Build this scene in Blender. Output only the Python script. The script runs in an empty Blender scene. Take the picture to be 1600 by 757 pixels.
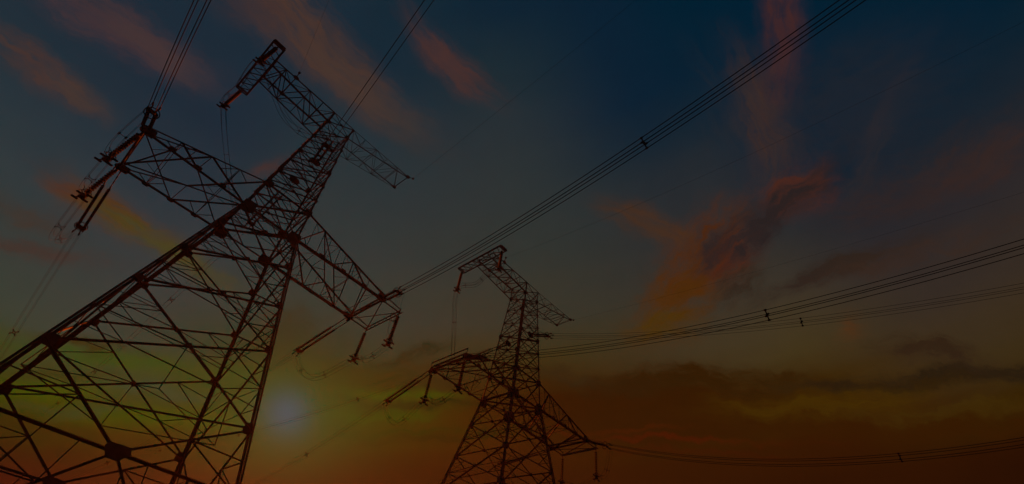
import bpy, math, random
from math import sin, cos, radians, pi, sqrt
from mathutils import Vector as V
random.seed(7)
SC = bpy.context.scene
COL = SC.collection

# ------------------------------------------------------------------ camera, sky, sun, exposure
CAM_PITCH, CAM_ROLL, CAM_F = 0.79759, 0.16438, 725.605
cam_d = bpy.data.cameras.new('camera')
cam_d.sensor_fit = 'HORIZONTAL'; cam_d.sensor_width = 36.0
cam_d.lens = CAM_F*36.0/1600.0
cam_d.clip_start = 0.1; cam_d.clip_end = 5000
cam = bpy.data.objects.new('camera', cam_d); COL.objects.link(cam)
_f = V((0, cos(CAM_PITCH), sin(CAM_PITCH))); _u = V((0, -sin(CAM_PITCH), cos(CAM_PITCH))); _r = V((1, 0, 0))
_r2 = _r*cos(CAM_ROLL)+_u*sin(CAM_ROLL); _u2 = _u*cos(CAM_ROLL)-_r*sin(CAM_ROLL)
from mathutils import Matrix
cam.matrix_world = Matrix(((_r2.x, _u2.x, -_f.x, 0), (_r2.y, _u2.y, -_f.y, 0), (_r2.z, _u2.z, -_f.z, 1.7), (0, 0, 0, 1)))
SC.camera = cam

SUN_AZ, SUN_EL = radians(-22.4), radians(20.3)          # azimuth from +Y towards +X
SUN_STRENGTH, SUN_COLOUR = 2.0, (1.0, 0.10, 0.0)
SKY_STRENGTH, NISHITA_STRENGTH = 1.0, 0.0002
HAZE_DENSITY, HAZE_ANISO = 0.00022, 0.70

RAMPS = [  # azimuth, [(elevation, colour)] clear sky between the clouds
    (-41.82, [(49.08, (23.9, 41.8, 54.4)), (45.27, (29.0, 45.8, 55.4)), (41.06, (33.3, 49.7, 57.5)), (36.52, (41.7, 55.7, 58.5)), (31.79, (43.3, 56.4, 54.6)), (26.97, (45.5, 61.1, 50.6)), (24.09, (44.3, 60.7, 30.4)), (20.32, (35.4, 54.6, 1.3)), (17.56, (8.1, 29.1, 0.0)), (15.01, (7.2, 2.8, 0.0))]),
    (-22.02, [(63.53, (18.2, 39.8, 52.3)), (58.41, (25.6, 44.8, 54.3)), (52.59, (34.3, 49.7, 54.3)), (46.26, (38.4, 52.4, 53.4)), (39.64, (37.9, 54.9, 51.4)), (32.98, (29.7, 55.7, 44.4)), (29.06, (10.5, 52.6, 25.2)), (24.01, (9.8, 57.9, 1.5)), (20.39, (9.5, 37.2, 0.0)), (17.11, (9.0, 17.6, 0.0))]),
    (8.72, [(72.31, (11.2, 34.9, 50.2)), (65.83, (24.3, 41.9, 50.2)), (58.69, (36.5, 46.9, 51.3)), (51.07, (41.4, 49.9, 50.3)), (43.22, (45.7, 51.7, 46.3)), (35.43, (54.3, 52.5, 38.3)), (30.90, (57.1, 47.2, 18.0)), (25.13, (60.7, 37.5, 0.0)), (21.06, (56.4, 26.3, 0.0)), (17.41, (50.4, 21.3, 0.0))]),
    (41.78, [(56.57, (6.5, 31.9, 49.2)), (52.08, (19.7, 36.0, 47.2)), (46.91, (34.5, 41.0, 46.2)), (41.21, (41.5, 43.0, 44.3)), (35.19, (50.6, 47.1, 41.3)), (29.08, (60.7, 51.1, 35.2)), (25.46, (63.6, 51.1, 25.1)), (20.77, (57.9, 37.8, 1.6)), (17.39, (51.0, 21.0, 0.0)), (14.33, (43.7, 16.5, 0.0))]),
    (58.11, [(42.73, (0.0, 30.9, 48.3)), (39.17, (6.6, 31.9, 46.3)), (35.25, (26.4, 35.0, 43.3)), (31.04, (41.0, 38.0, 40.3)), (26.64, (49.1, 41.0, 36.3)), (22.16, (56.2, 44.1, 29.2)), (19.48, (57.1, 43.1, 20.1)), (15.96, (50.6, 31.8, 1.6)), (13.38, (41.8, 16.0, 0.0)), (11.00, (34.7, 11.4, 0.0))]),
]

CLOUDS_AND_GLOW = [  # azimuth, elevation (degrees, tilted sunset frame), 2x2 shape, colour (sRGB 0-255), amount, raggedness
    (-58.6748, 50.3038, 0.0896, 0.0443, 0.0889, -0.5404, 2.12, 3.76, (66.9, 48.9, 51.3), 0.85, 1),
    (-53.5755, 51.3446, 0.1512, 0.0576, 0.1095, -0.9219, 1.12, 2.12, (67.7, 51.9, 50.3), 0.6, 1),
    (-58.71, 43.6574, 0.2094, 0.0735, 0.0136, -0.9853, 1.12, 2.35, (72.5, 49.9, 42.3), 0.9, 1),
    (-54.7118, 43.8475, 0.4312, 0.1142, -0.0251, -1.3386, 0.50, 1.65, (71.0, 53.9, 44.3), 0.7, 1),
    (-36.0091, 61.5034, 0.0534, -0.026, -0.0443, -0.3777, 1.88, 4.47, (72.4, 50.9, 42.2), 0.95, 1),
    (-24.1971, 59.8757, 0.0813, -0.0557, -0.0853, -0.51, 1.12, 3.06, (67.8, 51.9, 44.2), 0.8, 1),
    (-11.6567, 57.7377, 0.1106, -0.1085, -0.1286, -0.4767, 0.75, 2.94, (52.4, 49.8, 47.3), 0.5, 1),
    (-49.762, 59.998, 0.1628, 0.0734, 0.0991, -0.6154, 0.75, 2.94, (60.1, 45.9, 46.3), 0.6, 1),
    (-5.9682, 66.1297, 0.0567, -0.1197, -0.1704, -0.5533, 1.00, 2.35, (70.8, 45.9, 42.2), 0.9, 1),
    (65.0744, 53.5109, -0.059, -0.073, -0.31, 0.4649, 2.80, 2.00, (67.7, 38.0, 36.2), 0.95, 0.8),
    (54.9987, 47.6489, -0.0294, -0.1496, -0.3742, 0.1504, 1.19, 3.53, (67.5, 44.0, 32.1), 0.9, 1),
    (53.9778, 48.2412, -0.01, -0.1326, -0.1869, 0.037, 1.38, 7.06, (44.9, 42.0, 44.2), 0.5, 1),
    (64.1067, 43.0233, 0.0995, -0.0581, -0.0529, -0.1649, 2.80, 6.92, (32.7, 36.0, 43.2), 0.65, 0.4),
    (66.4466, 41.0, 0.1669, 0.0302, 0.5806, -1.7681, 1.12, 1.18, (51.4, 38.0, 38.2), 0.15, 1),
    (60.1378, 38.314, 0.1994, 0.056, 0.3912, -1.0319, 0.88, 1.88, (53.3, 42.0, 38.2), 0.3, 1),
    (37.659, 37.6945, 0.1139, 0.0614, 0.1307, -0.3196, 1.80, 3.08, (77.1, 37.9, 8.9), 1.05, 1.2),
    (32.3028, 34.1896, 0.1623, 0.0703, 0.1092, -0.3114, 1.32, 3.23, (72.6, 40.8, 7.8), 1.0, 1.2),
    (29.5075, 31.6704, 0.2631, -0.0451, -0.0533, -0.7691, 0.56, 2.12, (70.1, 47.9, 7.8), 0.8, 1),
    (42.2023, 36.8818, 0.2787, 0.0696, 0.1464, -0.5888, 0.84, 1.85, (83.5, 33.8, 9.9), 0.8, 1.1),
    (52.8007, 39.6066, 0.3318, -0.0507, -0.0041, -0.5096, 0.80, 2.31, (79.7, 36.9, 20.0), 0.75, 1.2),
    (32.2811, 43.6954, 0.1125, -0.1174, -0.3353, -0.5752, 0.88, 2.12, (70.8, 43.9, 24.1), 0.75, 1),
    (42.007, 38.7796, 0.2104, 0.0308, 0.0944, -0.5878, 1.10, 1.85, (39.9, 30.8, 30.2), 0.8, 1.2),
    (47.6087, 38.3442, 0.1245, 0.0132, 0.1103, -0.6734, 2.00, 1.69, (38.1, 30.8, 30.2), 1.0, 1.2),
    (40.5152, 34.0005, 0.2987, 0.0827, 0.1846, -0.6473, 0.80, 1.69, (43.8, 31.7, 22.1), 0.9, 1.2),
    (50.3657, 30.8802, 0.1318, -0.0333, -0.046, -1.0098, 2.30, 1.23, (44.5, 33.9, 27.1), 1.2, 1.1),
    (62.949, 35.0282, 0.1233, -0.0441, -0.0466, -0.5123, 2.80, 2.62, (49.2, 36.0, 33.2), 0.7, 1.2),
    (68.146, 33.096, 0.2221, -0.1096, -0.1648, -0.9225, 1.80, 1.54, (55.5, 37.0, 31.2), 0.6, 1.2),
    (48.9197, 25.1499, 0.7722, -0.5006, -0.2982, -0.7407, 0.25, 2.35, (83.7, 44.0, 13.9), 0.6, 1),
    (57.9674, 29.2748, 0.1267, -0.0515, -0.1423, -1.0881, 2.80, 1.23, (55.2, 38.0, 28.2), 0.6, 1.2),
    (-43.2517, 36.609, 0.1824, 0.024, -0.0715, -0.7392, 1.12, 2.82, (77.2, 47.1, 18.0), 0.95, 1),
    (-39.3643, 35.9808, 0.1931, 0.0113, -0.1412, -1.0667, 1.60, 1.23, (63.3, 63.5, 16.0), 0.8, 0.7),
    (-48.985, 37.2479, 0.4539, 0.1665, 0.1141, -1.516, 0.50, 1.41, (74.9, 45.4, 30.2), 0.8, 1),
    (-47.1491, 31.4127, 0.1662, 0.0817, 0.2068, -1.1486, 2.40, 1.23, (57.7, 47.1, 40.4), 0.9, 1.2),
    (-49.7232, 33.9271, 0.2871, 0.1063, 0.0458, -1.0809, 1.40, 1.38, (60.3, 47.4, 36.3), 0.6, 1.2),
    (-32.0018, 34.5656, 0.2805, -0.0108, -0.1924, -1.1389, 0.62, 1.65, (61.7, 60.8, 20.1), 0.5, 1),
    (-31.8659, 47.7849, 0.2777, 0.3282, 0.7111, -1.058, 0.38, 1.18, (68.7, 45.4, 40.3), 0.8, 1),
    (-20.9046, 31.0783, 0.2635, 0.0448, 0.0129, -0.4365, 1.00, 2.62, (25.6, 39.8, 16.0), 0.8, 1.2),
    (-11.6317, 27.5054, 0.0984, 0.0066, -0.0126, -0.4594, 2.60, 2.46, (39.9, 38.3, 5.7), 1.2, 0.8),
    (-5.7525, 31.3968, 0.1563, 0.0735, 0.4233, -1.4177, 1.40, 0.69, (25.1, 34.9, 13.9), 1.0, 1.2),
    (-1.2395, 29.5457, 0.1941, -0.0052, -0.0351, -0.6903, 1.20, 1.54, (45.9, 37.6, 9.8), 0.7, 1.2),
    (23.7555, 22.983, 0.0556, -0.0182, -0.054, -0.2909, 4.60, 3.85, (48.7, 22.8, 0.0), 1.3, 0.35),
    (21.5479, 26.6699, 0.1077, -0.0391, -0.2205, -0.9743, 2.20, 1.08, (46.2, 26.0, 3.7), 1.2, 1.2),
    (33.4388, 24.4061, 0.1111, -0.0473, -0.1706, -0.7275, 2.40, 1.54, (45.7, 25.3, 1.7), 1.25, 1.2),
    (40.4404, 22.5819, 0.1796, -0.1093, -0.4475, -1.2187, 1.60, 0.92, (47.7, 29.6, 5.7), 1.0, 1.2),
    (16.8602, 28.3637, 0.2262, -0.0818, -0.3152, -1.3257, 1.00, 0.77, (46.8, 35.2, 13.9), 0.8, 1.2),
    (54.3742, 18.4571, 0.1019, -0.0643, -0.5458, -1.8349, 2.50, 1.18, (38.0, 26.7, 11.9), 1.3, 1),
    (48.3638, 19.9602, 0.1454, -0.0858, -0.7162, -2.3946, 2.40, 0.54, (39.7, 25.6, 7.8), 1.2, 0.9),
    (53.4454, 20.8485, 0.242, -0.2215, -0.5493, -0.7714, 1.40, 1.38, (46.5, 31.8, 18.0), 1.1, 1.2),
    (41.1635, 20.1926, 0.1221, -0.0527, -0.1995, -1.1054, 1.62, 1.76, (64.6, 43.0, 1.6), 0.9, 1.0),
    (50.351, 17.0592, 0.1301, -0.0752, -0.4468, -1.8527, 3.00, 0.77, (61.0, 42.0, 5.7), 0.7, 1.2),
    (44.9927, 17.2533, 0.0498, -0.0291, -0.3008, -1.0742, 4.38, 1.88, (50.0, 23.4, 0.0), 0.9, 1),
    (25.8324, 19.8716, 0.0906, -0.0324, -0.7232, -3.8258, 3.00, 0.31, (73.2, 20.6, 0.0), 0.7, 1.2),
    (19.6049, 21.9292, 0.142, -0.041, -0.6225, -3.6757, 1.80, 0.31, (65.2, 24.6, 0.0), 0.7, 1.2),
    (28.1089, 18.1097, 0.0945, -0.037, -0.6214, -3.1675, 3.00, 0.38, (60.5, 18.5, 0.0), 0.5, 1.2),
    (-32.5131, 25.6112, 0.0942, 0.0391, 0.2125, -1.4124, 3.60, 0.92, (22.8, 68.3, 3.6), 0.85, 0.7),
    (-40.061, 21.1522, 0.1939, 0.1213, 0.393, -1.326, 2.20, 1.08, (40.7, 71.1, 0.0), 0.9, 0.6),
    (-28.6816, 21.4838, 0.1079, 0.0444, 0.1684, -1.2497, 3.20, 1.08, (8.5, 66.1, 0.0), 0.8, 0.5),
    (-38.2228, 25.5537, 0.2362, 0.1093, 0.3244, -1.9997, 1.60, 0.69, (31.5, 38.9, 0.0), 0.9, 1.2),
    (-30.6039, 23.6364, 0.212, 0.0974, 0.2461, -1.296, 1.60, 1.00, (8.3, 62.4, 44.6), 0.75, 0.8),
    (-37.2267, 20.4239, 0.3412, 0.2, 0.5924, -2.3151, 1.20, 0.62, (26.4, 60.0, 36.6), 0.6, 0.9),
    (-30.6838, 28.1414, 0.1745, 0.0617, 0.1975, -1.6246, 1.12, 1.18, (18.1, 49.0, 34.3), 0.8, 1),
    (-25.868, 26.3633, 0.2513, 0.0894, 0.2165, -1.585, 0.75, 1.18, (11.5, 58.9, 24.2), 0.7, 1),
    (-18.8369, 30.7482, 0.1592, 0.054, 0.0604, -0.3549, 1.00, 4.71, (16.0, 44.2, 26.2), 0.6, 1),
    (-39.0643, 22.6639, 0.2265, 0.1228, 0.6714, -3.0986, 1.80, 0.46, (20.3, 43.1, 3.5), 0.6, 1.2),
    (-28.352, 23.3375, 0.1649, 0.0704, 0.4676, -2.786, 2.00, 0.46, (8.1, 54.3, 7.7), 0.6, 1.2),
    (-38.1936, 18.0989, 0.2021, 0.121, 0.4604, -1.9816, 2.20, 0.77, (6.0, 35.1, 0.0), 0.8, 1.2),
    (-6.2644, 26.3745, 0.1672, 0.0147, 0.01, -1.6119, 1.50, 0.69, (46.9, 68.5, 0.0), 0.9, 0.8),
    (-8.5981, 23.9993, 0.1459, 0.0324, 0.1934, -2.1285, 1.12, 0.82, (33.6, 63.6, 0.0), 0.7, 1),
    (-10.4597, 22.1133, 0.0982, 0.0205, 0.1659, -2.5867, 2.80, 0.46, (8.1, 40.7, 0.0), 0.8, 1.2),
    (-4.9092, 25.1954, 0.1055, 0.0093, 0.0203, -2.4414, 2.40, 0.46, (6.4, 29.1, 1.6), 0.8, 1.2),
    (0.0739, 21.9161, 0.0865, 0.0101, 0.1088, -2.5099, 3.00, 0.46, (21.7, 27.8, 0.0), 0.8, 1.2),
    (-18.911, 24.3148, 0.0953, 0.0315, 0.0279, -0.2064, 3.00, 5.77, (10.0, 64.6, 9.8), 0.5, 0),  # wide sun halo painted into the sky colour, then inner halo and core
    (-18.7145, 23.506, 0.1703, 0.0557, 0.028, -0.2176, 1.70, 5.54, (10.6, 72.1, 28.3), 0.75, 0),
    (-18.8412, 23.6812, 0.4816, 0.1585, 0.0681, -0.5211, 0.60, 2.31, (9.5, 77.5, 83.1), 0.95, 0),
]

def s2l(c):
    return tuple((x/255/12.92) if x/255 <= .04045 else ((x/255+.055)/1.055)**2.4 for x in c)

def build_world():
    w = bpy.data.worlds.new('World'); SC.world = w; w.cycles.sampling_method = 'MANUAL'; w.cycles.sample_map_resolution = 256; w.use_nodes = True
    nt = w.node_tree; nt.nodes.clear(); N = nt.nodes.new; L = nt.links.new
    def setin(sock, v):
        if isinstance(v, bpy.types.NodeSocket): L(v, sock)
        else: sock.default_value = v
    def m(op, a, b=None, c=None, clamp=False):
        n = N('ShaderNodeMath'); n.operation = op; n.use_clamp = clamp
        for i, x in enumerate((a, b, c)):
            if x is not None: setin(n.inputs[i], x)
        return n.outputs[0]
    def vm(op, a, b=None, out=0):
        n = N('ShaderNodeVectorMath'); n.operation = op
        setin(n.inputs[0], a)
        if b is not None: setin(n.inputs[1], b)
        return n.outputs[out]
    def mix(fac, a, b):
        n = N('ShaderNodeMix'); n.data_type = 'RGBA'; n.clamp_factor = True
        setin(n.inputs[0], fac); setin(n.inputs[6], a); setin(n.inputs[7], b)
        return n.outputs[2]
    def noise(vec, scale, detail=5, rough=.55, out=0, dist=0):
        n = N('ShaderNodeTexNoise'); n.inputs['Scale'].default_value = scale
        n.inputs['Detail'].default_value = detail; n.inputs['Roughness'].default_value = rough
        n.inputs['Distortion'].default_value = dist
        L(vec, n.inputs['Vector']); return n.outputs[out]
    D = vm('NORMALIZE', N('ShaderNodeTexCoord').outputs['Generated'])
    # the glow of the sunset lies along a slightly tilted horizon
    X = vm('DOT_PRODUCT', D, (cos(CAM_ROLL), 0, sin(CAM_ROLL)), 1)
    Y = vm('DOT_PRODUCT', D, (0, 1, 0), 1)
    Z = vm('DOT_PRODUCT', D, (-sin(CAM_ROLL), 0, cos(CAM_ROLL)), 1)
    az = m('MULTIPLY', m('ARCTAN2', X, Y), 180/pi)
    el = m('MULTIPLY', m('ARCSINE', Z), 180/pi)
    # clear sky: one ramp of elevation per azimuth, blended
    E0, E1 = -10.0, 90.0
    e01 = m('DIVIDE', m('SUBTRACT', el, E0), E1-E0, clamp=True)
    # horizontal cloud streaks bend the gradient a little
    cv = N('ShaderNodeCombineXYZ'); L(m('MULTIPLY', az, .03), cv.inputs[0]); L(m('MULTIPLY', el, .22), cv.inputs[1])
    st = noise(cv.outputs[0], 1.0, 5, .55)
    e01s = m('ADD', e01, m('MULTIPLY', m('SUBTRACT', st, .5), .05))
    base = None; prev = None
    for a, stops in RAMPS:
        r = N('ShaderNodeValToRGB'); cr = r.color_ramp; cr.interpolation = 'LINEAR'
        stops = sorted(stops)
        while len(cr.elements) > 1: cr.elements.remove(cr.elements[-1])
        cr.elements[0].position = (stops[0][0]-E0)/(E1-E0); cr.elements[0].color = (*s2l(stops[0][1]), 1)
        for e, c in stops[1:]:
            x = cr.elements.new((e-E0)/(E1-E0)); x.color = (*s2l(c), 1)
        L(e01s, r.inputs[0])
        if base is None: base = r.outputs[0]
        else:
            mr = N('ShaderNodeMapRange'); mr.interpolation_type = 'SMOOTHSTEP'
            L(az, mr.inputs[0]); mr.inputs[1].default_value = prev; mr.inputs[2].default_value = a
            base = mix(mr.outputs[0], base, r.outputs[0])
        prev = a
    # cloud shapes, broken up by noise in direction space, and the sun's glow
    ae = N('ShaderNodeCombineXYZ'); L(az, ae.inputs[0]); L(el, ae.inputs[1])
    wn = vm('SUBTRACT', noise(D, 5.0, 6, .6, 1), (.5, .5, .5))
    wn2 = vm('SUBTRACT', noise(D, 17.0, 5, .6, 1), (.5, .5, .5))
    warp = vm('ADD', vm('MULTIPLY', wn, (11, 8, 0)), vm('MULTIPLY', wn2, (6, 4, 0)))
    texn = noise(D, 9.0, 7, .62, 0, .6)
    col = base
    for bi, (a, e, m11, m12, m21, m22, k1, k2, c, amt, rag) in enumerate(CLOUDS_AND_GLOW):
        n = N('ShaderNodeVectorMath'); n.operation = 'MULTIPLY_ADD'      # keeps the clouds in one chain, layer after layer
        L(col, n.inputs[0]); n.inputs[1].default_value = (1e-7, 1e-7, 0); L(ae.outputs[0], n.inputs[2])
        p = vm('SUBTRACT', n.outputs[0], (a, e, 0))
        if rag > 0:
            n = N('ShaderNodeVectorMath'); n.operation = 'MULTIPLY_ADD'
            L(warp, n.inputs[0]); n.inputs[1].default_value = (rag*.55, rag*.55, 0); L(p, n.inputs[2]); p = n.outputs[0]
        q1 = vm('DOT_PRODUCT', p, (m11, m12, 0), 1); q2 = vm('DOT_PRODUCT', p, (m21, m22, 0), 1)
        rr = m('ADD', m('MULTIPLY', q1, q1), m('MULTIPLY', q2, q2))
        g = m('POWER', 2.718, m('MULTIPLY', rr, -.8))
        if rag > 0:
            lv = N('ShaderNodeCombineXYZ'); L(m('MULTIPLY', q1, k1), lv.inputs[0]); L(m('MULTIPLY', q2, k2), lv.inputs[1]); lv.inputs[2].default_value = bi*3.7
            ls = noise(lv.outputs[0], 1.0, 4, .64)
            nn = m('ADD', m('MULTIPLY', texn, .42), m('MULTIPLY', ls, .58))
            g = m('SUBTRACT', m('MULTIPLY', g, m('MULTIPLY_ADD', nn, 5.0*rag, 1.25-2.5*rag)), .07*rag, clamp=True)
            g = m('MULTIPLY', g, m('MULTIPLY_ADD', nn, 2.0*rag, 1-1.0*rag))
        g = m('MULTIPLY', g, amt*(.78 if rag > .5 else 1), clamp=True)
        col = mix(g, col, (*s2l(c), 1))
    fine = m('MULTIPLY_ADD', m('SUBTRACT', noise(D, 26.0, 5, .6), .5), .16, 1.0)
    col = vm('SCALE', col); nsc = col.node; L(fine, nsc.inputs['Scale'])
    bg = N('ShaderNodeBackground'); L(col, bg.inputs[0]); bg.inputs[1].default_value = SKY_STRENGTH
    sky = N('ShaderNodeTexSky'); sky.sky_type = 'NISHITA'; sky.sun_disc = False
    sky.sun_elevation = SUN_EL; sky.sun_rotation = SUN_AZ
    bg2 = N('ShaderNodeBackground'); L(sky.outputs[0], bg2.inputs[0]); bg2.inputs[1].default_value = NISHITA_STRENGTH
    add = N('ShaderNodeAddShader'); L(bg.outputs[0], add.inputs[0]); L(bg2.outputs[0], add.inputs[1])
    o = N('ShaderNodeOutputWorld'); L(add.outputs[0], o.inputs[0])
build_world()

sun_d = bpy.data.lights.new('sun', 'SUN'); sun_d.energy = SUN_STRENGTH; sun_d.angle = radians(.5); sun_d.color = SUN_COLOUR
sun = bpy.data.objects.new('sun', sun_d); COL.objects.link(sun)
SUN_DIR = V((sin(SUN_AZ)*cos(SUN_EL), cos(SUN_AZ)*cos(SUN_EL), sin(SUN_EL)))
sun.rotation_euler = SUN_DIR.to_track_quat('Z', 'Y').to_euler()
sun.location = SUN_DIR*200

SC.view_settings.view_transform = 'Standard'; SC.view_settings.look = 'None'
SC.cycles.max_bounces = 2; SC.cycles.diffuse_bounces = 1; SC.cycles.glossy_bounces = 1; SC.cycles.volume_bounces = 0
SC.view_settings.exposure = 0; SC.view_settings.gamma = 1
SC.view_settings.use_curve_mapping = False

# ------------------------------------------------------------------ materials
def mat(name, base, rough, metal=0.0, var=.25, scale=3.0, bump=0.0):
    m = bpy.data.materials.new(name); m.use_nodes = True; nt = m.node_tree
    b = nt.nodes['Principled BSDF']
    b.inputs['Roughness'].default_value = rough; b.inputs['Specular IOR Level'].default_value = .25; b.inputs['Metallic'].default_value = metal
    tc = nt.nodes.new('ShaderNodeTexCoord'); n = nt.nodes.new('ShaderNodeTexNoise')
    n.inputs['Scale'].default_value = scale; n.inputs['Detail'].default_value = 6
    nt.links.new(tc.outputs['Object'], n.inputs['Vector'])
    r = nt.nodes.new('ShaderNodeValToRGB')
    r.color_ramp.elements[0].position = .3; r.color_ramp.elements[1].position = .7
    r.color_ramp.elements[0].color = (*[c*(1-var) for c in base], 1)
    r.color_ramp.elements[1].color = (*[min(1, c*(1+var)) for c in base], 1)
    nt.links.new(n.outputs['Fac'], r.inputs[0]); nt.links.new(r.outputs[0], b.inputs['Base Color'])
    if bump:
        bp = nt.nodes.new('ShaderNodeBump'); bp.inputs['Strength'].default_value = bump
        nt.links.new(n.outputs['Fac'], bp.inputs['Height']); nt.links.new(bp.outputs[0], b.inputs['Normal'])
    return m
M_STEEL = mat('weathered_galvanised_steel', (.075, .07, .066), .75, .05, .45, 1.7)
M_FIT = mat('dark_fitting_steel', (.035, .035, .035), .7, .1, .2, 8)
M_INS = mat('brown_glazed_porcelain', (.025, .014, .01), .45, 0, .2, 6)
M_WIRE = mat('oxidised_aluminium_wire', (.035, .035, .035), .75, .1, .15, 20)
M_CONC = mat('rough_concrete', (.3, .29, .27), .9, 0, .2, 5, .3)
M_GRASS = mat('dry_grass_field', (.07, .075, .03), .95, 0, .5, .35, .6)

# ------------------------------------------------------------------ mesh helpers
class MB:
    def __init__(s): s.v = []; s.f = []
    def ext(s, p, q, prof, a, b):
        n = len(prof); i = len(s.v)
        for c in (p, q):
            s.v += [c+a*x+b*y for x, y in prof]
        for k in range(n):
            j = (k+1) % n; s.f.append((i+k, i+j, i+n+j, i+n+k))
        s.f.append(tuple(range(i+n-1, i-1, -1))); s.f.append(tuple(range(i+n, i+2*n)))
    def angle(s, p, q, w, ref, th=None, centre=True):
        p, q = V(p), V(q); t = (q-p).normalized(); ref = V(ref)
        a = (ref-t*ref.dot(t))
        if a.length < 1e-4: a = t.orthogonal()
        a.normalize(); b = t.cross(a)
        th = th or w*.13; o = -w*.4 if centre else 0
        s.ext(p, q, [(o, o), (o+w, o), (o+w, o+th), (o+th, o+th), (o+th, o+w), (o, o+w)], a, b)
    def angle2(s, p, q, w, a, b, th=None):
        p, q = V(p), V(q); th = th or w*.12
        s.ext(p, q, [(0, 0), (w, 0), (w, th), (th, th), (th, w), (0, w)], V(a), V(b))
    def box(s, p, q, w, h, ref=(0, 0, 1)):
        p, q = V(p), V(q); t = (q-p).normalized(); ref = V(ref)
        a = ref-t*ref.dot(t)
        if a.length < 1e-4: a = t.orthogonal()
        a.normalize(); b = t.cross(a)
        s.ext(p, q, [(-h/2, -w/2), (h/2, -w/2), (h/2, w/2), (-h/2, w/2)], a, b)
    def plate(s, c, a, b, pts, th):
        c, a, b = V(c), V(a).normalized(), V(b); b = (b-a*b.dot(a)).normalized(); n = a.cross(b)
        s.ext(c-n*th/2, c+n*th/2, pts, a, b)
    def tube(s, pts, r, k=6):
        i = len(s.v); n = len(pts); pts = [V(p) for p in pts]; a = None
        for j, p in enumerate(pts):
            t = (pts[min(j+1, n-1)]-pts[max(j-1, 0)]).normalized()
            a = t.orthogonal().normalized() if a is None else (a-t*a.dot(t)).normalized()
            b = t.cross(a)
            s.v += [p+a*(r*cos(2*pi*x/k))+b*(r*sin(2*pi*x/k)) for x in range(k)]
        for j in range(n-1):
            for x in range(k):
                y = (x+1) % k; s.f.append((i+j*k+x, i+j*k+y, i+(j+1)*k+y, i+(j+1)*k+x))
        s.f.append(tuple(range(i+k-1, i-1, -1))); e = i+(n-1)*k; s.f.append(tuple(range(e, e+k)))
    def lathe(s, p, t, prof, k=12):
        p, t = V(p), V(t).normalized(); a = t.orthogonal().normalized(); b = t.cross(a); i = len(s.v); n = len(prof)
        for z, r in prof:
            s.v += [p+t*z+a*(r*cos(2*pi*x/k))+b*(r*sin(2*pi*x/k)) for x in range(k)]
        for j in range(n-1):
            for x in range(k):
                y = (x+1) % k; s.f.append((i+j*k+x, i+j*k+y, i+(j+1)*k+y, i+(j+1)*k+x))
        s.f.append(tuple(range(i+k-1, i-1, -1))); e = i+(n-1)*k; s.f.append(tuple(range(e, e+k)))
    def ring(s, c, n, R, r, k=14):
        c, n = V(c), V(n).normalized(); a = n.orthogonal().normalized(); b = n.cross(a)
        s.tube([c+a*(R*cos(2*pi*x/k))+b*(R*sin(2*pi*x/k)) for x in range(k+1)], r, 5)
    def build(s, name, m, parent=None, smooth=False):
        off = V((0, 0, 0))
        if parent is not None:
            r = parent
            while r is not None:
                off = off+r.location if not r.get('_rot') else off
                r = r.parent
        me = bpy.data.meshes.new(name); me.from_pydata([tuple(x-off) for x in s.v], [], s.f); me.update()
        if smooth:
            for p in me.polygons: p.use_smooth = True
        me.materials.append(m)
        o = bpy.data.objects.new(name, me); COL.objects.link(o)
        if parent is not None: o.parent = parent
        return o
def tag(o, label, cat, group=None):
    o['label'] = label; o['category'] = cat
    if group: o['group'] = group
    return o
def thing(name, loc, label, cat, group=None):
    o = bpy.data.objects.new(name, None); COL.objects.link(o); o.location = loc
    o.empty_display_size = .5
    return tag(o, label, cat, group)

# ------------------------------------------------------------------ ground
def ground():
    b = MB(); n = 48; R = 700.0
    b.v = [V((0, 0, 0))]; rings = [8, 25, 60, 120, 240, 420, R]
    for r in rings:
        b.v += [V((r*cos(2*pi*k/n), r*sin(2*pi*k/n), 0)) for k in range(n)]
    for k in range(n):
        b.f.append((0, 1+k, 1+(k+1) % n))
        for j in range(len(rings)-1):
            a, c = 1+j*n, 1+(j+1)*n; b.f.append((a+k, c+k, c+(k+1) % n, a+(k+1) % n))
    o = b.build('ground', M_GRASS); o['kind'] = 'structure'
ground()

# ------------------------------------------------------------------ lattice tower
HA, HAT, HT, HTT = 27.0, 30.2, 42.3, 44.05            # crossarm bottom / top chords, top arm bottom / top chords
WA, WAV, WT, WTV = 4.73/2, 4.779/2, 2.582/2, 2.772/2    # half widths of the shaft at HA and at HT
KU, KV = .205, .171                                     # splay of the legs
AL, AR, AO = 10.02, 11.36, 13.41                        # arm tips, jumper outrigger
AG, DG, ZG = 9.11, 1.264, 44.45                        # ground wire peak of the short top arm
F1, F2, FE, FZ = 8.18, 9.30, 3.845, 43.07               # jumper beam of the long top arm
SIGN = {'LF': (-1, -1), 'RF': (1, -1), 'LB': (-1, 1), 'RB': (1, 1)}
def corner(k, z):
    sx, sy = SIGN[k]
    if z <= HA: w, v = WA+KU*(HA-z), WAV+KV*(HA-z)
    else:
        t = min((z-HA)/(HT-HA), 1); w, v = WA*(1-t)+WT*t, WAV*(1-t)+WTV*t
    return V((sx*w, sy*v, z))
BODY = [11.9, 17.05, 20.55, 24.1, 27.0, 30.2]
NECK = [30.2, 32.1, 34.2, 36.0, 38.1, 40.1, 42.3, 44.05]
FACES = [('LF', 'RF', (0, -1, 0)), ('RF', 'RB', (1, 0, 0)), ('RB', 'LB', (0, 1, 0)), ('LB', 'LF', (-1, 0, 0))]
HEX = lambda r, s=1: [(r*x, r*y*s) for x, y in ((-1, -.35), (-.62, -1), (.66, -1), (1, -.25), (.78, 1), (-.82, .9))]
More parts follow.
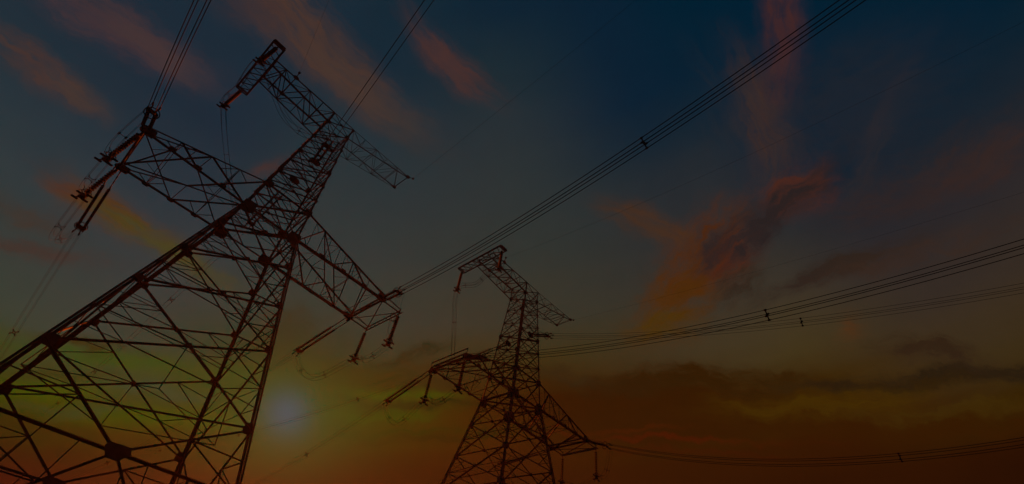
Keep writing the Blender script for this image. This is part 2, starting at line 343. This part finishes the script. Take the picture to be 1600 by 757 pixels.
OCT = lambda r, s=1: [(r*x, r*y*s) for x, y in ((-1, -.45), (-.5, -1), (.5, -1), (1, -.45), (1, .45), (.5, 1), (-.5, 1), (-1, .45))]

def lerp(a, b, t): return a+(b-a)*t

def make_tower(loc, yaw, dl, label):
    root = thing('transmission_tower', loc, label, 'transmission tower', 'lattice towers of the power line')
    root.rotation_euler = (0, 0, yaw); root['_rot'] = 1
    # legs with their footings, gusset plates and step bolts
    for key in SIGN:
        sx, sy = SIGN[key]; b = MB()
        zs = [0.25, 5, 8.45, 11.9, 17.05, 20.55, 24.1, 27.0, 30.2, 36.0, 42.3, 44.05]
        for z0, z1 in zip(zs, zs[1:]):
            w = .18 if z0 < 17 else .175 if z0 < 27 else .16 if z0 < 36 else .14
            b.angle2(corner(key, z0), corner(key, z1), w, (-sx, 0, 0), (0, -sy, 0))
            if z0 < 27:                                 # built-up cruciform leg: a second angle back to back
                b.angle2(corner(key, z0)+V((sx*.012, sy*.012, 0)), corner(key, z1)+V((sx*.012, sy*.012, 0)), w*.75, (sx, 0, 0), (0, sy, 0))
        for z in [1.5+.45*i for i in range(92)]:        # step bolts
            c = corner(key, z)
            if key in ('LB', 'RF') : b.tube([c, c+V((sx*.30, 0, 0))] if int(z/.45) % 2 else [c, c+V((0, sy*.30, 0))], .012, 4)
        leg = b.build('leg', M_STEEL, root)
        f = MB(); c = corner(key, 0); f.lathe(c+V((0, 0, -.6)), (0, 0, 1), [(0, .8), (.75, .8), (.8, .72), (1.15, .5)], 16); f.build('footing', M_CONC, leg)
        for z, r in ((11.9, .44), (17.05, .36), (20.55, .36), (24.1, .42), (27.0, .74), (30.2, .5), (36.0, .34), (42.3, .32)):
            c = corner(key, z); g = MB()
            g.plate(c+V((-sx*r*.45, sy*.03, 0)), (1, 0, 0), (0, 0, 1), HEX(r*.75, 1.0), .03)
            g.plate(c+V((sx*.03, -sy*r*.45, 0)), (0, 1, 0), (0, 0, 1), HEX(r*.75, 1.0), .03)
            g.build('gusset_plate', M_STEEL, leg)
    # panels of the shaft: two crossing braces each, redundants in the panel mesh
    for z0, z1 in list(zip(BODY, BODY[1:]))+list(zip(NECK, NECK[1:])):
        big = z0 < 27; w = .115 if z0 < 17 else .115 if z0 < 30 else .09 if z0 < 36 else .075; rw = .055 if z0 < 30 else .045
        for k0, k1, nrm in FACES:
            a0, a1, b0, b1 = corner(k0, z0), corner(k1, z0), corner(k0, z1), corner(k1, z1)
            wa, wb = (a1-a0).length, (b1-b0).length; c = lerp(a0, b1, wa/(wa+wb)); n = V(nrm)
            p = MB()
            if z0 >= 30: p.angle(b0, b1, w*.8, nrm)
            if big:
                for s0, s1, cc in ((a0, b0, c), (a1, b1, c)):
                    m0, m1 = lerp(s0, cc, .5), lerp(s1, cc, .5); mid = lerp(s0, s1, .5)
                    p.angle(m0, mid, rw, nrm); p.angle(m1, mid, rw, nrm)
                    p.angle(m0, lerp(s0, s1, .25), rw*.8, nrm); p.angle(m1, lerp(s0, s1, .75), rw*.8, nrm)
                    p.angle(mid, cc, rw, nrm)
                if z0 < 20:
                    p.angle(lerp(a0, c, .5), lerp(a1, c, .5), rw, nrm); p.angle(lerp(a0, a1, .5), c, rw, nrm) if z0 < 15 else None
            else:
                p.angle(lerp(a0, b0, .5), c, rw, nrm); p.angle(lerp(a1, b1, .5), c, rw, nrm)
            p.plate(c+n*.07, (b1-a0), n.cross(b1-a0), HEX(.2 if big else .15, .8), .02)
            panel = p.build('bracing_panel', M_STEEL, root)
            for i, (s0, s1) in enumerate(((a0, b1), (a1, b0))):
                q = MB(); q.angle(s0+n*(.05 if i else -.06), s1+n*(.05 if i else -.06), w, nrm); q.build('brace', M_STEEL, panel)
    # K-braced leg extension
    for k0, k1, nrm in FACES:
        n = V(nrm); zt, zk = 11.9, 8.45
        a0, a1, t0, t1 = corner(k0, .3), corner(k1, .3), corner(k0, zt), corner(k1, zt)
        h0, h1 = corner(k0, zk), corner(k1, zk); g = lerp(h0, h1, .5)
        p = MB()
        p.angle(h0, h1, .14, nrm)
        for s in (0, 1):
            t, h, a = (t0, h0, a0) if s == 0 else (t1, h1, a1)
            m = lerp(t, g, .5); p.angle(m, lerp(t, h, .5), .065, nrm); p.angle(m, h, .065, nrm); p.angle(m, lerp(h, g, .5), .065, nrm)
            for q in (.25, .5, .75):
                mm = lerp(g, a, q); p.angle(mm, lerp(h, a, q), .065, nrm); p.angle(mm, lerp(h, a, q-.22), .06, nrm)
                p.angle(mm, lerp(g, h, q) if q < .6 else lerp(h, a, q-.45), .055, nrm)
        panel = p.build('bracing_panel', M_STEEL, root)
        for s in (t0, t1, a0, a1):
            q = MB(); q.angle(s, g, .125, nrm); q.build('brace', M_STEEL, panel)
        q = MB(); q.plate(g+n*.13, (h1-h0), (0, 0, 1), [(-.6, .1), (-.48, .3), (.44, .34), (.62, .05), (.25, -.36), (-.3, -.36)], .03); q.build('gusset_plate', M_STEEL, panel)
    # horizontal diaphragms
    for z, w in ((11.9, .1), (27.0, .14), (30.2, .12), (36.0, .09), (42.3, .08)):
        c = {k: corner(k, z) for k in SIGN}; p = MB(); up = (0, 0, 1); e = V((0, 0, .1))
        p.angle(c['LF']-e, c['RB']-e, w, up); p.angle(c['RF']+e, c['LB']+e, w, up)
        ring = [lerp(c[a], c[b_], .5) for a, b_, _ in FACES]
        if z < 31:
            for i in range(4): p.angle(ring[i], ring[(i+1) % 4], w*.5, up)
        if z in (27.0, 30.2):
            for a, b_, nr in FACES: p.angle(c[a]-V(nr)*.04, c[b_]-V(nr)*.04, w, nr)
        p.build('diaphragm', M_STEEL, root)
    # conductor attachment gussets on the neck
    for sy, k in ((-1, 'LF'), (1, 'LB')):
        y = corner(k, 36)[1]; g = MB(); g.plate((0, y+sy*.05, 36), (1, 0, 0), (0, 0, 1), OCT(.5, .75), .04)
        g.box((0, y+sy*.05, 36), (0, y+sy*.45, 36), .16, .3); g.build('attachment_plate', M_STEEL, root)
    # crossarms
    FR = [0, .25, .5, .75, 1]
    for side, sx, alen, dt in (('L', -1, AL, dl), ('R', 1, AR, 2.54)):
        nb = {}; nt_ = {}
        for s, sy in (('F', -1), ('B', 1)):
            tip = V((sx*alen, sy*dt, HA)); tipt = V((sx*alen, sy*dt, HA+.45))
            nb[s] = [lerp(corner(side+s, HA), tip, t) for t in FR]
            nt_[s] = [lerp(corner(side+s, HAT), tipt, t) for t in FR]
        web = MB(); W1, W2 = .105, .045
        pt = lambda nd, k, f: lerp(nd[k][0], nd[k][4], f)
        q = (.25, .5, .75) if side == 'L' else (.2, .4, .6, .79)
        for s, sy in (('F', -1), ('B', 1)):             # thin posts and sub-struts of the side faces
            nr = (0, sy, 0)
            for f in q: web.angle(pt(nb, s, f), pt(nt_, s, f), W2*1.3, nr)
        if side == 'L':
            D = [('tF', 0, 'tB', .5), ('tF', .5, 'tB', 1), ('bF', .5, 'bB', 0), ('bF', 1, 'bB', .5), ('tF', .5, 'bF', .02), ('tF', .75, 'bF', .5), ('bB', .5, 'tB', 0), ('tB', .5, 'bB', .98), ('tF', .5, 'bF', .95), ('bF', 0, 'bB', .02)]
        else:
            D = [('bF', 0, 'bB', .4), ('bF', .4, 'bB', .79), ('bF', .79, 'bB', 1), ('tF', .19, 'tB', .58), ('tF', .57, 'tB', .8), ('tF', .19, 'bF', 0), ('tF', .57, 'bF', .38), ('bF', .38, 'tF', .19), ('tB', .58, 'bB', .4), ('tB', .58, 'bB', .79), ('tB', .2, 'bB', .4), ('tF', .57, 'bF', .78)]
        G = {'t': nt_, 'b': nb}
        for a, fa, b_, fb in D:
            p0, p1 = pt(G[a[0]], a[1], fa), pt(G[b_[0]], b_[1], fb); nr = (0, 0, 1) if a[0] == b_[0] else (0, -1 if a[1] == 'F' else 1, 0)
            web.angle(p0, p1, W1, nr)
            m = lerp(p0, p1, .5); fm = (fa+fb)/2         # redundants from the middle of each main diagonal
            web.angle(m, pt(G[a[0]], a[1], fm), W2, nr); web.angle(m, pt(G[b_[0]], b_[1], fm), W2, nr)
            web.angle(lerp(p0, p1, .25), pt(G[a[0]], a[1], lerp(fa, fb, .5)), W2, nr); web.angle(lerp(p0, p1, .75), pt(G[b_[0]], b_[1], lerp(fa, fb, .5)), W2, nr)
        web.angle(nb['F'][4], nb['B'][4], .16, (0, 0, -1)); web.angle(nt_['F'][4], nt_['B'][4], .12, (0, 0, 1)); web.angle(nb['F'][4], nt_['B'][4], .1, (1, 0, 0)); web.angle(nb['F'][3], nb['B'][4], .09, (0, 0, -1))
        arm = web.build('crossarm', M_STEEL, root)
        for s, sy in (('F', -1), ('B', 1)):
            c = MB(); c.angle(nb[s][0], nb[s][4]+(nb[s][4]-nb[s][3]).normalized()*.3, .2, (0, sy, 0)); c.build('chord', M_STEEL, arm)
            c = MB(); c.angle(nt_[s][0], nt_[s][4], .12, (0, sy, 0)); c.build('chord', M_STEEL, arm)
            t = MB(); tip = nb[s][4]
            t.plate(tip+V((-sx*.2, sy*.08, .1)), (1, 0, 0), (0, 0, 1), HEX(.5, .62), .04)
            t.plate(tip+V((-sx*.2, sy*.02, -.05)), (1, 0, 0), (0, 1, 0), HEX(.5, .55), .04)
            t.box(tip+V((0, 0, -.05)), tip+V((0, sy*.5, -.1)), .16, .26); t.build('tip_plate', M_STEEL, arm)
            for i in (1, 2, 3):
                g = MB(); g.plate(nb[s][i]+V((0, sy*.15, .05)), (1, 0, 0), (0, 0, 1), HEX(.26, .6), .025); g.build('gusset_plate', M_STEEL, arm)
        if side == 'R':
            o = MB(); ends = []
            for s, sy in (('F', -1), ('B', 1)):
                e = V((AO, sy*dt, HA-.08)); ends.append(e)
                o.angle(nb[s][4]+V((0, 0, -.05)), e, .14, (0, 0, 1)); o.angle(nt_[s][3], e+V((0, 0, .35)), .07, (0, 0, 1))
                o.angle(nb['B' if s == 'F' else 'F'][4]+V((0, 0, -.12)), e, .09, (0, 0, 1)); o.angle(e, e+V((0, 0, .45)), .1, (0, 1, 0))
                o.angle(nt_[s][4], e+V((0, 0, .35)), .07, (0, 0, 1))
            x = V((.13, 0, 0)); y = V((0, .25, 0))
            o.angle(ends[0]-x-y, ends[1]-x+y, .13, (1, 0, 0)); o.angle(ends[0]+x-y, ends[1]+x+y, .13, (-1, 0, 0))
            for i in range(9):
                q = lerp(ends[0], ends[1], i/8); o.box(q-x, q+x, .1, .02)
            o.build('jumper_outrigger', M_STEEL, root)
        else:
            o = MB()                                    # handrail bar over the tip
            f, b_ = nt_['F'][4]+V((-.1, -.3, .45)), nt_['B'][4]+V((-.1, .3, .45))
            o.angle(f, b_, .09, (0, 0, 1)); o.angle(f, nb['F'][4], .08, (1, 0, 0)); o.angle(b_, nb['B'][4], .08, (1, 0, 0))
            o.build('tip_rail', M_STEEL, arm)
    # short top arm carrying the right ground wire
    def truss(bF, bB, tF, tB, ch, wb):
        web = MB(); n = len(bF)
        for i in range(n):
            if i:
                web.angle(bF[i], tF[i], wb, (0, -1, 0)) if (bF[i]-tF[i]).length > .1 else None
                web.angle(bB[i], tB[i], wb, (0, 1, 0)) if (bB[i]-tB[i]).length > .1 else None
                web.angle(bF[i], bB[i], wb, (0, 0, -1)); web.angle(tF[i], tB[i], wb, (0, 0, 1))
                o = i % 2
                web.angle((tF if o else bF)[i-1], (bF if o else tF)[i], wb, (0, -1, 0)); web.angle((tB if o else bB)[i-1], (bB if o else tB)[i], wb, (0, 1, 0))
                web.angle((bF if o else bB)[i-1], (bB if o else bF)[i], wb, (0, 0, -1)); web.angle((tF if o else tB)[i-1], (tB if o else tF)[i], wb, (0, 0, 1))
        arm = web.build('ground_wire_arm', M_STEEL, root)
        for pts, w in zip((bF, bB, tF, tB), ch):
            c = MB()
            for p, q in zip(pts, pts[1:]): c.angle(p, q, w, (0, 0, 1))
            c.build('chord', M_STEEL, arm)
        return arm
    tF, tB = V((AG, -DG, ZG)), V((AG, DG, ZG)); fr = [0, .2, .4, .6, .8, 1]
    arm = truss([lerp(corner('RF', HT), tF-V((0, 0, .12)), t) for t in fr], [lerp(corner('RB', HT), tB-V((0, 0, .12)), t) for t in fr],
                [lerp(corner('RF', HTT), tF+V((0, 0, .05)), t) for t in fr], [lerp(corner('RB', HTT), tB+V((0, 0, .05)), t) for t in fr], (.12, .06, .06, .12), .045)
    for e in (tF, tB):
        g = MB(); g.plate(e, (1, 0, 0), (0, 0, 1), OCT(.22, .7), .2); g.build('tip_plate', M_STEEL, arm)
    g = MB(); g.box(tF, tF+V((.62, -.1, .3)), .05, .05); g.lathe(tF+V((.62, -.1, .15)), (0, 0, 1), [(0, .03), (.05, .12), (.2, .12), (.28, .03)], 8); g.build('wire_clamp', M_FIT, arm)
    # long top arm carrying the jumper beam; it thins out beyond its knee
    xs = [-WT, -2.7, -4.3, -6.0, -7.1, -F1]
    bz = lambda x: HT+(FZ-HT)*((-x-WT)/(F1-WT))
    arm = truss([V((x, -1.386+.01*i, bz(x))) for i, x in enumerate(xs)], [V((x, 1.386-.01*i, bz(x))) for i, x in enumerate(xs)],
                [V((x, -1.386+.01*i, HTT)) for i, x in enumerate(xs)], [V((x, 1.386-.01*i, HTT)) for i, x in enumerate(xs)], (.14, .09, .09, .14), .07)
    for x in (-6.0,):
        for sy in (-1, 1):
            g = MB(); g.plate((x, sy*1.4, HTT), (1, 0, 0), (0, 0, 1), OCT(.28, .9), .05); g.build('gusset_plate', M_STEEL, arm)
    g = MB(); p0 = V((-6.0, -1.35, HTT)); g.box(p0, p0+V((-.1, -.25, .65)), .06, .06)
    g.lathe(p0+V((-.1, -.25, .55)), (0, 0, 1), [(0, .03), (.05, .12), (.2, .12), (.28, .03)], 8); g.build('wire_clamp', M_FIT, arm)
    # jumper beam: a horizontal ladder frame across the end of the long arm
    jb = MB()
    c = [V((-F1, -FE, FZ)), V((-F2, -FE, FZ)), V((-F2, FE, FZ)), V((-F1, FE, FZ))]
    for i in range(4): jb.angle(c[i], c[(i+1) % 4], .17, (0, 0, 1))
    for y0, y1 in zip([-1.3, -.4, .5, 1.3, 2.2, 3.0], [-.4, .5, 1.3, 2.2, 3.0, 3.8]):
        jb.angle((-F1, y0, FZ), (-F2, y1, FZ), .07, (0, 0, 1)); jb.angle((-F2, y0, FZ+.06), (-F1, y0, FZ+.06), .07, (0, 0, 1))
    for y0 in (-3.2, -2.4, -1.6): jb.angle((-F1, y0+.5, FZ), (-F2, y0, FZ), .06, (0, 0, 1))
    mx = (-F1-F2)/2
    for sy in (-1, 1):
        jb.angle((-F1, sy*1.33, HTT), (-F2, sy*1.33, FZ), .08, (0, 1, 0)); jb.angle((-F1, sy*1.33, HTT), (-F1, sy*3.2, FZ), .08, (1, 0, 0))
        jb.angle((-F1, sy*(FE-.25), FZ-.02), (-F2, sy*(FE-.25), FZ-.02), .14, (0, 0, 1))
    jb.angle((-F1, -1.33, HTT), (-F1, 1.33, HTT), .1, (1, 0, 0)); jb.angle((-F1, -1.33, HTT), (-F1, 1.33, FZ), .08, (1, 0, 0))
    jb.build('jumper_beam', M_STEEL, root)
    return root

def to_world(t, p):
    (x, y, z), yaw = t; c, s = cos(yaw), sin(yaw); return V((x+c*p[0]-s*p[1], y+s*p[0]+c*p[1], z+p[2]))

# ------------------------------------------------------------------ insulators, wires, jumpers
def disc_profile(n, pitch, R, r=.03):
    pr = [(0, r)]
    for i in range(n):
        z = i*pitch
        pr += [(z+.01, r*1.4), (z+pitch*.42, r*1.6), (z+pitch*.5, R*.8), (z+pitch*.62, R), (z+pitch*.66, r*1.3)]
    return pr+[(n*pitch, r)]

def suspension_string(top, length, label, R=.19):
    t = thing('insulator_string', top, label, 'insulator', 'hanging insulator strings of the jumpers')
    dn = V((0, 0, -1)); top = V(top)
    b = MB(); b.tube([top, top-V((0, 0, .4))], .04, 6); b.ring(top-V((0, 0, .1)), (1, 0, 0), .09, .025); b.build('hanger', M_FIT, t)
    n = int((length-1.0)/.21)
    b = MB(); b.lathe(top-V((0, 0, .4)), dn, disc_profile(n, .21, R), 12); b.build('discs', M_INS, t, True)
    e = top-V((0, 0, .4+n*.21))
    b = MB(); b.tube([e, e-V((0, 0, .25))], .045, 6); b.ring(e+V((0, 0, .05)), dn, .3, .03); b.build('grading_ring', M_FIT, t)
    b = MB(); k = e-V((0, 0, .3))
    b.lathe(k+V((0, 0, .2)), dn, [(0, .06), (.06, .2), (.34, .22), (.4, .08)], 10)
    for sx in (-1, 1):
        for sz in (-1, 1):
            q = k+V((sx*.3, sx*.1, sz*.24-.05)); b.box(k, q, .05, .07); b.lathe(q-V((.16, .16, 0)), (1, 1, 0), [(0, .03), (.05, .075), (.4, .075), (.45, .03)], 8)
    b.build('clamp', M_FIT, t)
    return k

def curve_pt(P, w, s):
    return V((P[0]+s*cos(w[0]), P[1]+s*sin(w[0]), P[2]+w[1]*s+w[2]*s*s))

def tension_string(P, w, length, link, label):
    """double insulator string under tension, from the arm tip along the line"""
    d = (curve_pt(P, w, length)-V(P)).normalized(); P = V(P)
    t = thing('tension_insulator', P, label, 'insulator', 'tension insulator strings holding the conductors')
    side = d.cross(V((0, 0, 1))).normalized(); up = side.cross(d)
    h = .22; ins = length-link-.9
    for s in (-1, 1):
        b = MB(); o = side*(h*s); nlk = max(2, int(link/.3))
        for i in range(nlk):                            # chain of shackles and adjusting plates
            a0 = P+o+d*(link*i/nlk); a1 = P+o+d*(link*(i+.72)/nlk)
            b.box(a0, a1, .09 if i % 2 else .05, .05 if i % 2 else .1, up); b.tube([a1, P+o+d*(link*(i+1)/nlk)], .025, 5)
        b.build('link_chain', M_FIT, t)
    for s in (-1, 1):
        b = MB(); st = P+side*(h*s)+d*link; n = int(ins/.2)
        b.lathe(st, d, disc_profile(n, ins/n, .115, .03), 12); b.build('discs', M_INS, t, True)
        b = MB(); b.tube([st+up*.22+d*.1, st+up*.3+d*(ins*.5), st+up*.22+d*(ins-.1)], .018, 5); b.tube([st, st+up*.22+d*.1], .018, 5); b.tube([st+d*ins, st+up*.22+d*(ins-.1)], .018, 5)
        b.build('arcing_horn', M_FIT, t)
    e = P+d*(link+ins)
    b = MB(); b.plate(e+d*.15, d, side, [(-.2, -.36), (.15, -.36), (.32, -.2), (.32, .2), (.15, .36), (-.2, .36)], .05)
    b.ring(e+d*.05, d, .42, .035); b.build('yoke_plate', M_FIT, t)
    b = MB()
    for sx in (-1, 1):
        for sz in (-1, 1):
            q0 = e+d*.35+side*(.15*sx); q1 = P+d*length+side*(.225*sx)+up*(.225*sz)
            b.tube([q0, lerp(q0, q1, .5)+up*(.12*sz), q1], .04, 6); b.lathe(q1-d*.3, d, [(0, .03), (.04, .06), (.3, .06), (.35, .03)], 8)
    b.build('strain_clamp', M_FIT, t)
    return P+d*length

def tube_bundle(name, pts, sides, label, cat, group, r, spacers, spread=.225, n4=True, th=.06):
    t = thing(name, pts[0], label, cat, group)
    N = len(pts); fr = []
    for i in range(N):
        tg = (pts[min(i+1, N-1)]-pts[max(i-1, 0)]).normalized()
        sd = sides if isinstance(sides, V) else tg.cross(V((0, 0, 1)))
        sd = (sd-tg*sd.dot(tg)).normalized(); fr.append((tg, sd, sd.cross(tg)))
    offs = [(-1, -1), (1, -1), (1, 1), (-1, 1)] if n4 else [(0, 0)]
    for ox, oy in offs:
        b = MB(); b.tube([p+f[1]*(spread*ox)+f[2]*(spread*oy) for p, f in zip(pts, fr)], r, 6); b.build('wire', M_WIRE, t, True)
    for i in spacers:
        p, (tg, sd, up) = pts[i], fr[i]; b = MB(); sp = spread
        for ox, oy in offs:
            q = p+sd*(sp*ox)+up*(sp*oy)
            b.box(p+sd*(sp*.35*ox)+up*(sp*.35*oy), q, th, th, tg); b.lathe(q-tg*.09, tg, [(0, .02), (.03, th), (.15, th), (.18, .02)], 8)
        k = [p+sd*(sp*.42*a)+up*(sp*.42*c) for a, c in ((-1, -1), (1, -1), (1, 1), (-1, 1))]
        for j in range(4): b.box(k[j], k[(j+1) % 4], th, th, tg)
        b.build('spacer', M_FIT, t)
    return t

def spline(P, n=10):
    P = [V(p) for p in P]; Q = [P[0]*2-P[1]]+P+[P[-1]*2-P[-2]]; out = []
    for i in range(1, len(Q)-2):
        a, b, c, d = Q[i-1:i+3]
        for k in range(n):
            t = k/n; out.append(.5*((2*b)+(c-a)*t+(2*a-5*b+4*c-d)*t*t+(3*b-a-3*c+d)*t**3))
    return out+[P[-1]]

LINE = {  # heading, start slope, sag of every conductor as it leaves each tower
    ('near', 'left', 'F'): (-.8395, -.2464, .0025), ('near', 'neck', 'F'): (-.9644, -.1503, .001), ('near', 'right', 'F'): (-.9216, -.2156, .0033),
    ('far', 'left', 'F'): (-.8273, -.3322, .0041), ('far', 'neck', 'F'): (-.7621, -.3829, .0035), ('far', 'right', 'F'): (-.8288, -.4026, .0057),
    ('near', 'left', 'B'): (2.2764, -.159, .0007), ('near', 'neck', 'B'): (2.3108, -.1345, .0014), ('near', 'right', 'B'): (2.3405, -.1435, .0011),
    ('far', 'left', 'B'): (2.2092, -.14, .0012), ('far', 'neck', 'B'): (2.43, -.1103, .001), ('far', 'right', 'B'): (2.3586, -.1056, .001)}
TOWERS = {'near': (((-20.735, 28.657, 0), .759), 2.60, 'large near lattice power tower filling the left of the view before the sunset glow', 'near tower'),
          'far': (((2.928, 50.013, -.356), .747), 2.47, 'smaller farther lattice power tower standing right of the sunset glow', 'far tower')}
ARMN = {'left': 'left crossarm', 'neck': 'upper shaft', 'right': 'right crossarm'}
DIRN = {'F': 'towards the viewer', 'B': 'away'}
for who, (tr, dl, lab, short) in TOWERS.items():
    make_tower(tr[0], tr[1], dl, lab)
    U = V((cos(tr[1]), sin(tr[1]), 0))
    AT = {'left': {'F': (-AL, -dl, HA), 'B': (-AL, dl, HA)}, 'right': {'F': (AR, -2.54, HA), 'B': (AR, 2.54, HA)},
          'neck': {'F': (0, corner('LF', 36)[1], 36), 'B': (0, corner('LB', 36)[1], 36)}}
    SUS = {'left': [(-AL, -dl, HA-.1), (-AL, dl, HA-.1)], 'right': [(AO, -2.54, HA-.1), (AO, 2.54, HA-.1)],
           'neck': [(-(F1+F2)/2, -FE+.25, FZ-.05), (-(F1+F2)/2, FE-.25, FZ-.05)]}
    for arm in ('left', 'neck', 'right'):
        ends = {}
        for s in 'FB':
            w = LINE[who, arm, s]; P = to_world(tr, AT[arm][s])
            ln, lk = (3.6, .5) if s == 'F' else (9.0, 2.6)
            ends[s] = tension_string(P, w, ln, lk, f'double insulator string pulled {DIRN[s]} from {ARMN[arm]} of {short}')
            # the string is straight; the conductor carries on along the same curve
            e = curve_pt(P, w, ln); dz = ends[s]-e
            far = 100 if s == 'F' else 120
            ss = [ln+(far-ln)*i/100 for i in range(101)]
            pts = [curve_pt(P, w, x)+dz*max(0, 1-(x-ln)/10) for x in ss]
            sp = [min(range(101), key=lambda i: abs(ss[i]-q)) for q in (({('near', 'right'): 27.8, ('far', 'right'): 29.3, ('far', 'left'): 27.5}.get((who, arm), 28.2), 62) if s == 'F' else (28, 60, 92))]
            tube_bundle('conductor_bundle', pts, None, f'bundle of four wires running {DIRN[s]} from {ARMN[arm]} of {short}', 'power line', 'conductor bundles', (.023 if who == 'near' else {'left': .02, 'neck': .014, 'right': .02}[arm]) if s == 'F' else .010, sp)
        ks = []
        for i, p in enumerate(SUS[arm]):
            hang = {'left': 'left crossarm tip', 'right': 'right crossarm outrigger', 'neck': 'jumper beam'}[arm]
            ks.append(suspension_string(to_world(tr, p), 3.75, f'insulator string hanging from the {"viewer side" if i == 0 else "rear side"} of the {hang} on {short}'))
        a, b_ = ends['F'], ends['B']; k0, k1 = ks; dn = V((0, 0, -1))
        mid = lerp(k0, k1, .5)+dn*.7
        lin = lerp(a, k0, .5)+dn*(1.5 if arm != 'neck' else 2.2)
        lout = lerp(b_, k1, .55)+dn*(2.3 if arm != 'neck' else 1.2)
        path = spline([a, lerp(a, lin, .45)+dn*.8, lin, k0, mid, k1, lout, lerp(lout, b_, .6)+dn*.7, b_], 8)
        n = len(path)
        tube_bundle('jumper_loop', path, U, f'slack jumper wires looping under the {ARMN[arm] if arm != "neck" else "long top arm"} of {short}', 'jumper wire', 'jumper loops', .016 if arm == 'neck' else .010,
                    [10, 20, 30, 36, 46, 55], .2, True, .028)
    GW = {'near': {'R': (-.895, -.149, .0007), 'L': (-1.0263, -.1541, .001)}, 'far': {'R': (-.8089, -.1342, .0008), 'L': (-.8062, -.1455, .0019)}}[who]
    for k, p in (('R', (AG+.62, -DG-.1, ZG+.3)), ('L', (-6.1, -1.6, HTT+.65))):
        P = to_world(tr, p); w = GW[k]
        pts = [curve_pt(P, w, 110*i/50) for i in range(51)]
        tube_bundle('ground_wire', pts, None, f'single thin ground wire from the {"short right" if k == "R" else "long left"} top arm of {short}', 'ground wire', 'ground wires', .008, [], 0, False)

# ------------------------------------------------------------------ haze box added for the red glow near the sun
def haze():
    b = MB(); b.box((0, 0, -1.0), (0, 0, 47.5), 1500, 1500, (1, 0, 0))
    m = bpy.data.materials.new('haze'); m.use_nodes = True; nt = m.node_tree; nt.nodes.clear()
    v = nt.nodes.new('ShaderNodeVolumePrincipled'); o = nt.nodes.new('ShaderNodeOutputMaterial')
    v.inputs['Color'].default_value = (.95, .8, .5, 1); v.inputs['Density'].default_value = HAZE_DENSITY; v.inputs['Anisotropy'].default_value = HAZE_ANISO
    nt.links.new(v.outputs[0], o.inputs['Volume'])
    o = b.build('haze', m); o['kind'] = 'stuff'
haze()
for o in SC.objects:
    if '_rot' in o: del o['_rot']
